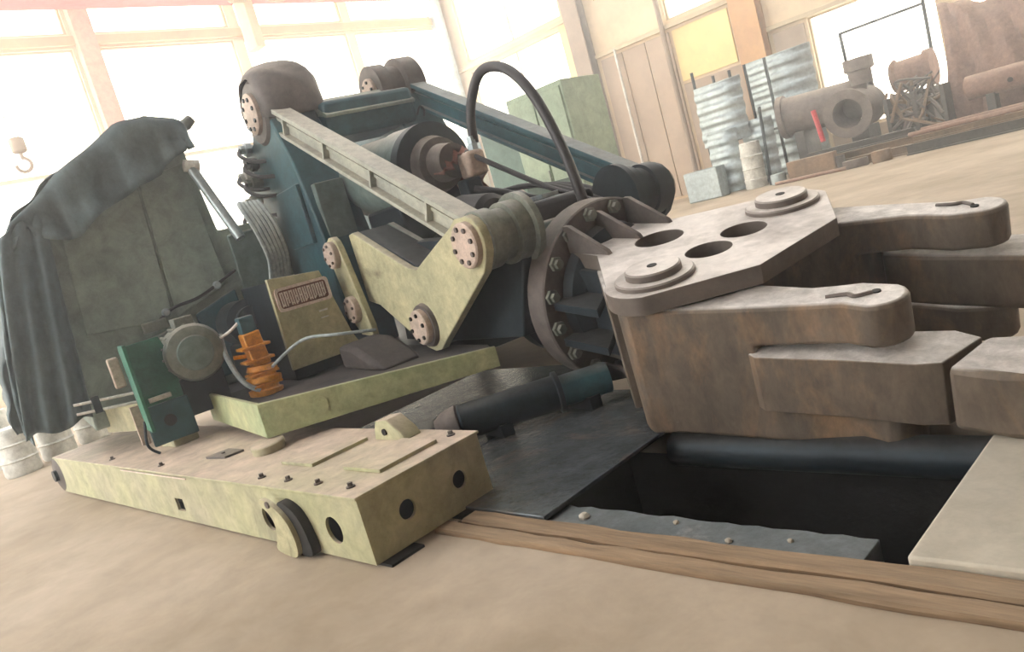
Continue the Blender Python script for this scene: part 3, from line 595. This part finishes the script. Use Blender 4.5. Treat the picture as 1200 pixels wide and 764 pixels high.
# --- gripper head: two plates, web, pin bosses, jaws
def arc(cx, cy, r, a0, a1, n=9): return circ(cx, cy, r, n, math.radians(a0), math.radians(a1))
half = [(-1.10, -.30), (-.80, -.34)] + arc(0, -.61, .30, 215, 300, 10) + [(.55, -.36)]
plate = half + [(x, -y) for x, y in reversed(half)]
holes = [circ(-.54, 0, .165, 28), circ(.03, -.168, .142, 28), circ(.03, .168, .142, 28)]
gh = place(part(MB().prism(plate, -.11, 0, 'z', holes), 'gripper_head', 'plate_steel', .012))
MB().prism([(x, y * .86) for x, y in plate], -.84, -.73, 'z', holes).build('bottom_plate', 'plate_steel', gh, .012)
MB().box(-1.12, -.66, -.36, .36, -.76, -.11).build('head_web', 'dark_steel', gh, .02)
for s in (-1, 1):
    y0, y1 = sorted((s * .36, s * .74)); 
    MB().prism([(-.90, s * .30), (-.31, s * .755), (-.262, s * .70), (-.32, s * .56), (-.66, s * .30)], -.86, -.11).build('head_cheek', 'rust_steel', gh, .01)
    for z in (-.30, -.58): MB().prism([(-1.12, s * .36), (-1.12, s * .58), (-.62, s * .60), (-.80, s * .36)], z - .03, z + .03).build('stiffener', 'dark_steel', gh, .005)
    bs = MB().lathe((0, s * .61, 0), (0, s * .61, .03), [(0, .235), (.7, .235), (1, .225)], 40).build('pin_boss', 'plate_steel', gh)
    MB().lathe((0, s * .61, -.905), (0, s * .61, -.84), [(0, .16), (.4, .2), (1, .21)], 40).build('pin_boss', 'plate_steel', gh)
    MB().lathe((0, s * .61, .03), (0, s * .61, .075), [(0, .165), (.8, .165), (1, .155)], 36).build('pin_cover', 'plate_steel', gh)
    MB().cyl((0, s * .61, .075), (0, s * .61, .079), .03, n=14).build('grease_hole', 'black', gh)
for y in (-.30, .0, .30):      # gussets between flange and top plate
    MB().prism([(-1.12, 0), (-.70, 0), (-.72, .03), (-1.06, .20), (-1.12, .20)], y - .018, y + .018, 'y').build('gusset', 'brown_dark', gh, .004)
    MB().prism([(-1.12, -.88), (-.70, -.88), (-.72, -.91), (-1.06, -1.02), (-1.12, -1.02)], y - .018, y + .018, 'y').build('gusset', 'brown_dark', gh, .004)
def smooth_poly(P, it=2):
    for _ in range(it):
        Q = []
        for i in range(len(P)):
            a = P[i]; b_ = P[(i + 1) % len(P)]; Q += [(a[0] * .75 + b_[0] * .25, a[1] * .75 + b_[1] * .25), (a[0] * .25 + b_[0] * .75, a[1] * .25 + b_[1] * .75)]
        P = Q
    return P
def make_jaw(s, open_deg):
    """jaw outline in plan, relative to its pin; s=-1 near, s=+1 far; built for near, mirrored for far"""
    f = lambda P: [(x, y if s < 0 else -y) for x, y in P]
    Sh = [(.50, .275)] + arc(0, 0, .262, 100, 258, 14) + [(.13, -.17), (.64, -.0279)]
    Ex = [(.74, .00), (1.08, .12)] + arc(1.18, .25, .150, -75, 75, 9) + [(1.04, .385), (.94, .335), (.82, .285)]
    zs = (-.92, -.70, -.345, -.125); ns = len(Sh); ne = len(Ex); nt_ = ns + ne; ring = f(Sh + Ex); vs = [(x, y, z) for z in zs for x, y in ring]; fs = []
    for k in range(nt_):
        j = (k + 1) % nt_
        if k < ns - 1:
            for l in range(3): fs.append((l * nt_ + k, l * nt_ + j, (l + 1) * nt_ + j, (l + 1) * nt_ + k))
        else:
            for l in (0, 2): fs.append((l * nt_ + k, l * nt_ + j, (l + 1) * nt_ + j, (l + 1) * nt_ + k))
    fs.append((nt_ + ns - 1, nt_, 2 * nt_, 2 * nt_ + ns - 1))
    fs.append(tuple(3 * nt_ + k for k in range(nt_))); fs.append(tuple(reversed(range(nt_))))
    ch = [ns - 1] + list(range(ns, nt_)) + [0]
    fs.append(tuple(nt_ + k for k in ch)); fs.append(tuple(2 * nt_ + k for k in reversed(ch)))
    if s > 0: fs = [tuple(reversed(q)) for q in fs]
    jaw = MB().add(vs, fs).build('jaw', 'rust_steel', gh, .022)
    jaw.location = (0, -.61, 0) if s < 0 else (-.12, .68, 0); jaw.rotation_euler = (0, 0, math.radians(open_deg))
    pad = [(.60, -.045), (.66, -.072), (1.10, .035), (1.42, .09), (1.52, .14), (1.56, .42), (1.42, .46), (.9, .30), (.65, .20)]
    MB().prism(f(pad), -.705, -.385, 'z').build('jaw_pad', 'rust_steel', jaw, .025)
    tip = [(1.555, .10), (1.78, .11), (2.0, .18), (2.12, .36), (2.05, .50), (1.76, .52), (1.57, .44)]
    MB().prism(f(tip), -.70, -.385, 'z').build('jaw_tip', 'rust_steel', jaw, .04)
    g = -1 if s > 0 else 1
    MB().cyl((1.17, .28 * g, -.125), (1.17, .28 * g, -.118), .022, n=14).build('pin_hole', 'black', jaw)
    MB().tube([(.97, .17 * g, -.124), (1.06, .21 * g, -.118), (1.11, .20 * g, -.120), (1.16, .26 * g, -.121)], .013, 6).build('weld_scar', 'brown_dark', jaw)
    return jaw
make_jaw(-1, 0); make_jaw(1, 22)

# ================================================================== TARPAULIN over the cabinet (machine coordinates)
prof = [(-1.62, 3.20), (-1.70, 3.26), (-1.95, 3.33), (-2.25, 3.30), (-2.55, 3.12), (-2.85, 2.96), (-3.10, 2.76), (-3.34, 2.60), (-3.50, 2.36), (-3.62, 1.95), (-3.72, 1.5), (-3.78, 1.1), (-3.80, .80)]
b = MB(); rows = []
NV = 26
def pf(t):
    k = min(int(t), len(prof) - 2); u = t - k; return (prof[k][0] * (1 - u) + prof[k + 1][0] * u, prof[k][1] * (1 - u) + prof[k + 1][1] * u)
NP = 60
for j in range(NV + 1):
    v = j / NV; x = -4.86 - v * 2.7; row = []
    for i in range(NP + 1):
        t = i / NP * (len(prof) - 1); y, z = pf(t); hang = max(0, t - 6) / 6
        wv = math.sin(v * 22 + t * .6) * .06 * hang + math.sin(v * 9 + t * 1.3) * .03 + .02 * math.sin(t * 5 + v * 4)
        row.append((x + .03 * math.sin(t * 3), y - wv - .02, z + wv * .4 + .02))
    rows.append(row)
tp = empty('tarpaulin', mf.location, mf.rotation_euler); tag(tp, 'dark grey tarpaulin draped over the machine cabinet at left', 'tarpaulin')
b.grid(rows).build('tarpaulin_top', 'tarp', tp, solid=.012, angle=80)
# valance hanging over the cabinet front edge, and the long gathered fall at the left corner
rows = []
for j in range(9):
    v = j / 8; row = []
    for i in range(NP + 1):
        t = i / NP * (len(prof) - 1); y, z = pf(t)
        drop = .50 * min(1, max(.35, t / 2.2)) * min(1, (7.2 - t) / 2.2 if t < 7 else .1) + .03 * math.sin(t * 2.6) + .06
        if t > 6.5: drop = .10
        row.append((-4.86 + .03 * math.sin(t * 3) + (.05 * math.sin(t * 4.2 + 2 * v) + .03 * math.sin(t * 9)) * v + .02 * math.sin(v * 8), y + (.45 if t > 6.5 else .06) * v * drop - .02, z - v * drop + .02 - .02 * v))
    rows.append(row)
MB().grid(rows).build('tarpaulin_valance', 'tarp', tp, solid=.012, angle=80)
rows = []
for j in range(31):
    v = j / 30; row = []
    yl = -3.46 - .36 * v ** .8; yr = -3.06 - .22 * v; zt = 2.52 - v * 1.74
    for i in range(33):
        u = i / 32; zz = zt + u * .22 * (1 - v)
        row.append((-4.80 + .06 * math.sin(u * 17 + v * 2) * (.35 + .65 * v) - .10 * u * (1 - v) + .10 * v, yl + (yr - yl) * u, zz + .03 * math.sin(u * 9) * v))
    rows.append(row)
MB().grid(rows).build('tarpaulin_fall', 'tarp', tp, solid=.012, angle=80)

# ================================================================== OVERHEAD CRANE
cr = empty('overhead_crane', (-18, 6, 9.4)); tag(cr, 'red overhead crane girder high before the bright rear wall', 'crane')
MB().box(-.35, .35, -16, 15.5, .18, 1.3).build('girder', 'crane_red', cr, .02)
MB().box(-.5, .5, -16, 15.5, .10, .18).build('girder_flange', 'crane_red', cr, .01)
tl = MB().box(-.8, .8, 4.7, 8.3, .35, 1.25).build('trolley', 'crane_red', cr, .03)
for y in (5.0, 6.3, 7.8): MB().lathe((.4, y - .25, .15), (.4, y + .25, .15), [(0, .25), (.1, .30), (.9, .30), (1, .25)], 20).build('rope_drum', 'wall_tan', tl)
MB().box(-.3, .3, 5.2, 5.5, -1.4, .36).build('hoist_frame', 'wall_cream', tl, .02)
hk = empty('crane_hook', (-14, 3.08, 0)); tag(hk, 'pale crane hook hanging against the bright rear windows', 'hook')
MB().lathe((0, 0, 5.15), (0, 0, 5.45), [(0, .10), (.1, .14), (.9, .14), (1, .10)], 16).build('hook_block', 'wall_tan', hk)
hp = [(0, 0, 5.16), (0, 0, 5.04)] + [(0, .14 * math.cos(math.radians(a)) - .02, 4.92 + .14 * math.sin(math.radians(a))) for a in (70, 20, -30, -80, -130, -180)]
MB().tube(hp, .035, 10).build('hook', 'wall_tan', hk)
for y in (-.06, .06): MB().cyl((0, y, 5.45), (0, y, 12.5), .012, n=6).build('wire_rope', 'wall_cream', hk)

# ================================================================== BACKGROUND OBJECTS
# tall green switch cabinet behind the arms
gc = empty('switch_cabinet', (0, 0, 0)); tag(gc, 'tall pale green metal cabinet standing behind the far lift arm', 'cabinet')
MB().box(-7.6, -6.1, 10.0, 11.2, 0, 3.55).build('cabinet_body', 'far_green', gc, .02)
MB().box(-8.6, -7.62, 10.05, 11.2, 0, 3.2).build('side_cabinet', 'far_green_dark', gc, .02)
MB().box(-7.55, -6.88, 9.96, 10.0, .1, 3.45).build('door', 'far_green', gc, .01); MB().box(-6.84, -6.15, 9.96, 10.0, .1, 3.45).build('door', 'far_green', gc, .01)
MB().box(-6.92, -6.89, 9.93, 9.96, 1.7, 2.0).build('door_handle', 'motor_grey', gc, .005)
gd = empty('low_green_bin', (-5.9, 8.2, 0)); tag(gd, 'dark green steel bin behind the arched hose', 'bin')
MB().prism([(-.9, -.6), (.5, -.6), (.5, .6), (-.9, .6)], 0, .06).build('bin_floor', 'far_green_dark', gd)
for a in ((-.9, .5, -.6, -.55), (-.9, .5, .55, .6), (-.9, -.85, -.55, .55), (.45, .5, -.55, .55)): MB().box(*a, .06, 1.75).build('bin_side', 'far_green_dark', gd, .008)

# corrugated sheets leaning on an angle frame
def corr_sheet(w_, h_, nr=9):
    b = MB(); rows = []
    for j in range(nr * 6 + 1):
        z = h_ * j / (nr * 6); off = .03 * math.copysign(min(1, abs(math.sin(PI * j / 6)) * 1.6), math.sin(PI * j / 6))
        rows.append([(0, off, z), (w_, off, z)])
    return b.grid(rows)
sheet_specs = [(-10.15, 21.25, 1.65, 1.9, 3.45, .06, 'tall corrugated grey sheet at the left of the sheet stack', 0), (-9.15, 23.0, 2.2, 3.8, 3.82, .03, 'tall bright corrugated sheet at the right of the stack', 0),
               (-9.95, 20.98, 1.05, 1.95, 0.0, .10, 'shorter bluish corrugated sheet leaning low on the stack', 1), (-8.82, 21.2, 1.05, 2.0, 0, .08, 'bluish corrugated sheet leaning beside the white drum', 1)]
for x, y, w_, h_, top, lean, l, low in sheet_specs:
    o = corr_sheet(w_, h_, int(h_ * 5)).build('corrugated_sheet', 'galvanised', None, solid=.006); o.location = (x, y, (top - h_) if not low else 0.02); o.rotation_euler = (-lean, 0, .0)
    tag(o, l, 'sheet', 'corrugated sheets before the side wall')
fr = empty('sheet_rack', (0, 0, 0)); tag(fr, 'dark angle iron rack holding the corrugated sheets', 'rack')
for x, y in ((-10.25, 21.65), (-9.6, 21.75), (-9.05, 21.8), (-8.5, 21.75), (-7.85, 21.8)): MB().box(x - .035, x + .035, y, y + .07, 0, 4.0 if x < -10 else 3.7).build('upright', 'dark_steel', fr)
for z in (.12, 1.52): MB().box(-10.3, -7.82, 21.72, 21.76, z, z + .07).build('rail', 'dark_steel', fr)
tag(MB().cyl((-7.95, 21.05, 2.3), (-7.75, 20.35, .0), .05, n=8).build('steel_bar', 'dark_steel'), 'dark bar leaning right of the white drum', 'bar')
dm = empty('white_drum', (-8.42, 20.75, 0)); tag(dm, 'battered whitish ribbed drum standing before the sheet stack', 'drum')
MB().lathe((0, 0, 0), (.05, 0, 1.36), [(0, .32), (.02, .335), (.1, .325), (.2, .345), (.22, .32), (.42, .32), (.44, .345), (.46, .32), (.70, .32), (.72, .345), (.74, .32), (.96, .30), (1, .31)], 26).build('drum_shell', 'drum_white', dm)
MB().lathe((.05, 0, 1.36), (.05, 0, 1.40), [(0, .31), (.5, .30), (1, .27)], 26).build('drum_lid', 'drum_white', dm)
tag(MB().box(-10.55, -9.35, 20.25, 20.8, 0, .95).build('tin_box', 'galvanised', bevel=.03), 'bluish grey tin box at the foot of the sheet stack', 'box')

# cast pipe fittings
pp = empty('pipe_tee', (0, 0, 0)); tag(pp, 'big rusty cast pipe tee with an open flanged mouth', 'pipe fitting')
MB().tubewall((-7.6, 21.75, 1.80), (-5.1, 22.1, 1.72), .56, .46).build('pipe_run', 'pipe_iron', pp)
MB().tubewall((-7.66, 21.74, 1.80), (-7.50, 21.765, 1.80), .64, .46).build('pipe_flange', 'pipe_iron', pp)
MB().tubewall((-5.35, 20.85, 1.42), (-5.35, 22.2, 1.5), .56, .40).build('pipe_branch', 'pipe_iron', pp)
MB().tubewall((-5.34, 20.70, 1.41), (-5.35, 20.88, 1.42), .66, .40).build('mouth_flange', 'pipe_iron', pp)
MB().lathe((-5.2, 21.8, 2.1), (-5.2, 21.8, 2.82), [(0, .30), (.5, .30), (.55, .40), (1, .40)], 24).build('pipe_stub', 'pipe_iron', pp)
MB().box(-7.2, -6.9, 21.3, 22.3, 0, 1.28).build('pipe_stand', 'scrap_dark', pp, .02); MB().box(-5.6, -5.1, 21.3, 22.2, 0, .95).build('pipe_stand', 'scrap_dark', pp, .02)
tag(MB().lathe((-4.62, 22.55, 2.0), (-3.55, 22.6, 2.02), [(0, .42), (.1, .5), (.15, .42), (.8, .42), (.82, .5), (1, .5)], 26).build('rusty_pipe', 'heap_brown'), 'rusty brown pipe length behind the tee', 'pipe')
MBx = MB().box(-4.55, -3.6, 22.05, 23.0, 0, 1.5); tag(MBx.build('scrap_crate', 'scrap_dark', bevel=.03), 'dark steel crate under the rusty pipe', 'crate')
tag(MB().cyl((-6.05, 20.5, .85), (-6.2, 20.62, 1.75), .07, n=12).build('red_stick', 'red_paint'), 'short red rod leaning before the pipe mouth', 'rod')
# long scrap sections lying in front, each its own piece
rnd = random.Random(11)
def ibeam(L, h, w_):
    b = MB(); t = .035; b.box(0, L, -w_ / 2, w_ / 2, 0, t); b.box(0, L, -w_ / 2, w_ / 2, h - t, h); b.box(0, L, -t / 2, t / 2, t, h - t); return b
beams = [(-7.0, 20.3, 0, 3.2, .24, .22, 0, 'scrap_rust', 'rusty I beam on the floor at the left of the scrap row'), (-7.0, 20.6, .0, 3.4, .42, .24, 0, 'scrap_rust', 'tall rusty I beam behind the front beam of the scrap row'),
         (-6.6, 20.6, .425, 2.9, .2, .2, 0, 'scrap_dark', 'dark I beam lying on top of the scrap row'), (-3.7, 19.75, 0, 4.4, .26, .24, 0, 'scrap_dark', 'dark steel I beam on the floor at the right of the scrap row'),
         (-3.5, 19.75, .265, 4.0, .16, .2, 0, 'scrap_rust', 'thin rusty beam resting on the right scrap row'), (-3.4, 20.45, 0, 4.5, .42, .3, 0, 'scrap_rust', 'tall rusty beam at the right behind the dark beam'),
         (-3.6, 20.1, 0, 4.4, .3, .2, 0, 'heap_brown', 'reddish beam between the dark beam and the tall rusty beam')]
for x, y, z, L, h, w_, a, m_, l in beams:
    o = ibeam(L, h, w_).build('scrap_beam', m_, bevel=.006); o.location = (x, y, z); o.rotation_euler = (0, 0, a); tag(o, l, 'beam', 'scrap steel beams before the side wall')
tag(MB().box(-6.95, -5.6, 19.86, 20.15, .0, .55).build('rusty_block', 'scrap_rust', bevel=.02), 'rusty brown steel block at the left end of the scrap beams', 'block')
for k, (x0, y0, x1, y1, z, r, l) in enumerate([(-3.6, 19.75, .7, 19.75, .487, .06, 'thin pale pipe on top of the right scrap beams, front one'), (-3.5, 20.42, .8, 20.42, .497, .075, 'brown pipe on top of the right scrap beams, rear one'), (-7.3, 19.7, -5.2, 19.55, .05, .05, 'thin pipe on the floor before the rusty block')]):
    tag(MB().tubewall((x0, y0, z), (x1, y1, z), r, r * .75, 14).build('scrap_pipe', 'heap_brown'), l, 'pipe', 'scrap pipes on the beams')
# tangle of bent bars
tg = empty('scrap_cage', (-3.75, 21.35, 0)); tag(tg, 'tangled rusty cage of bent bars beside the pipe mouth', 'scrap cage')
for k in range(26):
    p = [Vector((rnd.uniform(-.75, .75), rnd.uniform(-.35, .35), rnd.uniform(.4, 1.9))) for _ in range(3)]
    MB().tube(p, rnd.uniform(.025, .055), 6, 4).build('bar', rnd.choice(('scrap_rust', 'scrap_dark', 'pipe_iron')), tg)
for x in (-.7, 0, .7): MB().box(x - .05, x + .05, -.3, .3, 0, 1.5).build('post', 'scrap_dark', tg)
# brown tarp covered heap
b = MB(); rows = []
for j in range(25):
    v = j / 24; row = []
    for i in range(41):
        u = i / 40; x = -3.28 + u * 4.8
        ridge = 3.55 - .5 * abs(u - .12) - .5 * u + .08 * math.sin(u * 19) + .05 * math.sin(u * 43 + 1); zz = ridge * math.sin(min(1, v * 1.25) * PI / 2) ** .9 if v < .8 else ridge * (1 - .25 * (v - .8))
        row.append((x + .15 * math.sin(v * 5 + u * 3), 21.75 + v * 1.75 - .10 * math.sin(u * 24 + v * 7) * (1 - v) + .07 * math.sin(u * 47 + v * 9), zz + .06 * math.sin(u * 17 + v * 11)))
    rows.append(row)
tag(b.grid(rows).build('covered_heap', 'heap_brown', solid=.02), 'tall heap under a creased reddish brown cover', 'heap')
tank = empty('scrap_tank', (0, 0, 0)); tag(tank, 'pinkish rusty tank lying before the brown covered heap', 'tank')
MB().lathe((-2.55, 21.2, 1.2), (-.3, 21.2, 1.2), [(0, .22), (.02, .30), (.98, .30), (1, .22)], 26).build('tank_shell', 'heap_brown', tank)
MB().cyl((-1.5, 20.91, 1.15), (-1.5, 20.86, 1.15), .06, n=12).build('tank_port', 'black', tank)
for x in (-2.0, -.8): MB().box(x - .1, x + .1, 21.0, 21.4, .47, .95).build('tank_cradle', 'scrap_dark', tank, .01)
MB().box(-2.2, -.6, 20.95, 21.45, 0, .47).build('tank_plinth', 'scrap_dark', tank, .02)
for k, (x, y, sx, sy, sz, m_, l) in enumerate([(-5.0, 19.75, .35, .2, .22, 'pipe_iron', 'grey iron casting lump on the floor before the left scrap beams'), (-4.3, 19.7, .25, .2, .3, 'scrap_rust', 'rusty casting lump between the left and right scrap beams'),
        (-7.4, 20.2, .22, .2, .3, 'galvanised', 'small grey casting left of the rusty block'), (-5.45, 19.95, .12, .12, .4, 'scrap_dark', 'dark upright casting at the right end of the rusty block')]):
    o = MB().prism(chaikin([(-sx, -sy * .6), (-sx * .5, -sy), (sx * .6, -sy * .9), (sx, 0), (sx * .5, sy), (-sx * .7, sy * .8)], 1), 0, sz).build('casting', m_, bevel=.05); o.location = (x, y, 0); tag(o, l, 'casting', 'loose castings before the scrap')
# thin pole frame in front of the large window
pf_ = empty('pole_frame', (0, 0, 0)); tag(pf_, 'thin pole frame standing in front of the large white window', 'frame')
MB().cyl((-6.0, 23.2, 0), (-6.05, 23.2, 3.75), .05, n=8).build('pole', 'dark_steel', pf_); MB().cyl((-6.05, 23.2, 3.72), (-3.7, 23.2, 3.75), .04, n=8).build('crossbar', 'dark_steel', pf_); MB().cyl((-3.75, 23.2, 0), (-3.7, 23.2, 4.3), .05, n=8).build('pole', 'dark_steel', pf_)
# white pipes standing at far left behind the tarpaulin
for k, (x, y, h_, l) in enumerate([(-8.3, .18, .62, 'leftmost of the standing white ribbed drums behind the tarpaulin'), (-8.6, .70, .66, 'middle white ribbed drum standing behind the tarpaulin'), (-8.9, 1.25, .7, 'right white ribbed drum, half hidden by the tarpaulin'), (-9.6, .25, .8, 'white ribbed drum standing behind the front row of drums')]):
    o = MB().lathe((0, 0, 0), (0, 0, h_), [(0, .2), (.05, .22), (.3, .215), (.33, .235), (.36, .215), (.63, .215), (.66, .235), (.69, .215), (.95, .22), (1, .2)], 24).build('white_drum', 'drum_white'); o.location = (x, y, 0)
    tag(o, l, 'drum', 'white drums behind the tarpaulin')

# ================================================================== haze volume added for the glare around the windows
hz = bpy.data.materials.new('glare_air'); hz.use_nodes = True; nt = hz.node_tree; nt.nodes.remove(nt.nodes['Principled BSDF'])
vs_ = nt.nodes.new('ShaderNodeVolumeScatter'); vs_.inputs['Color'].default_value = (.97, .97, 1, 1); vs_.inputs['Density'].default_value = .010; vs_.inputs['Anisotropy'].default_value = .65
nt.links.new(vs_.outputs[0], nt.nodes['Material Output'].inputs['Volume']); MATS['glare_air'] = hz
o = MB().box(RX + .4, FX - .1, NY + .1, SY - .6, .001, ROOF - .1).build('glare_haze', 'glare_air'); tag(o, 'thin haze volume added to spread window glare through the hall', 'haze', kind='stuff')
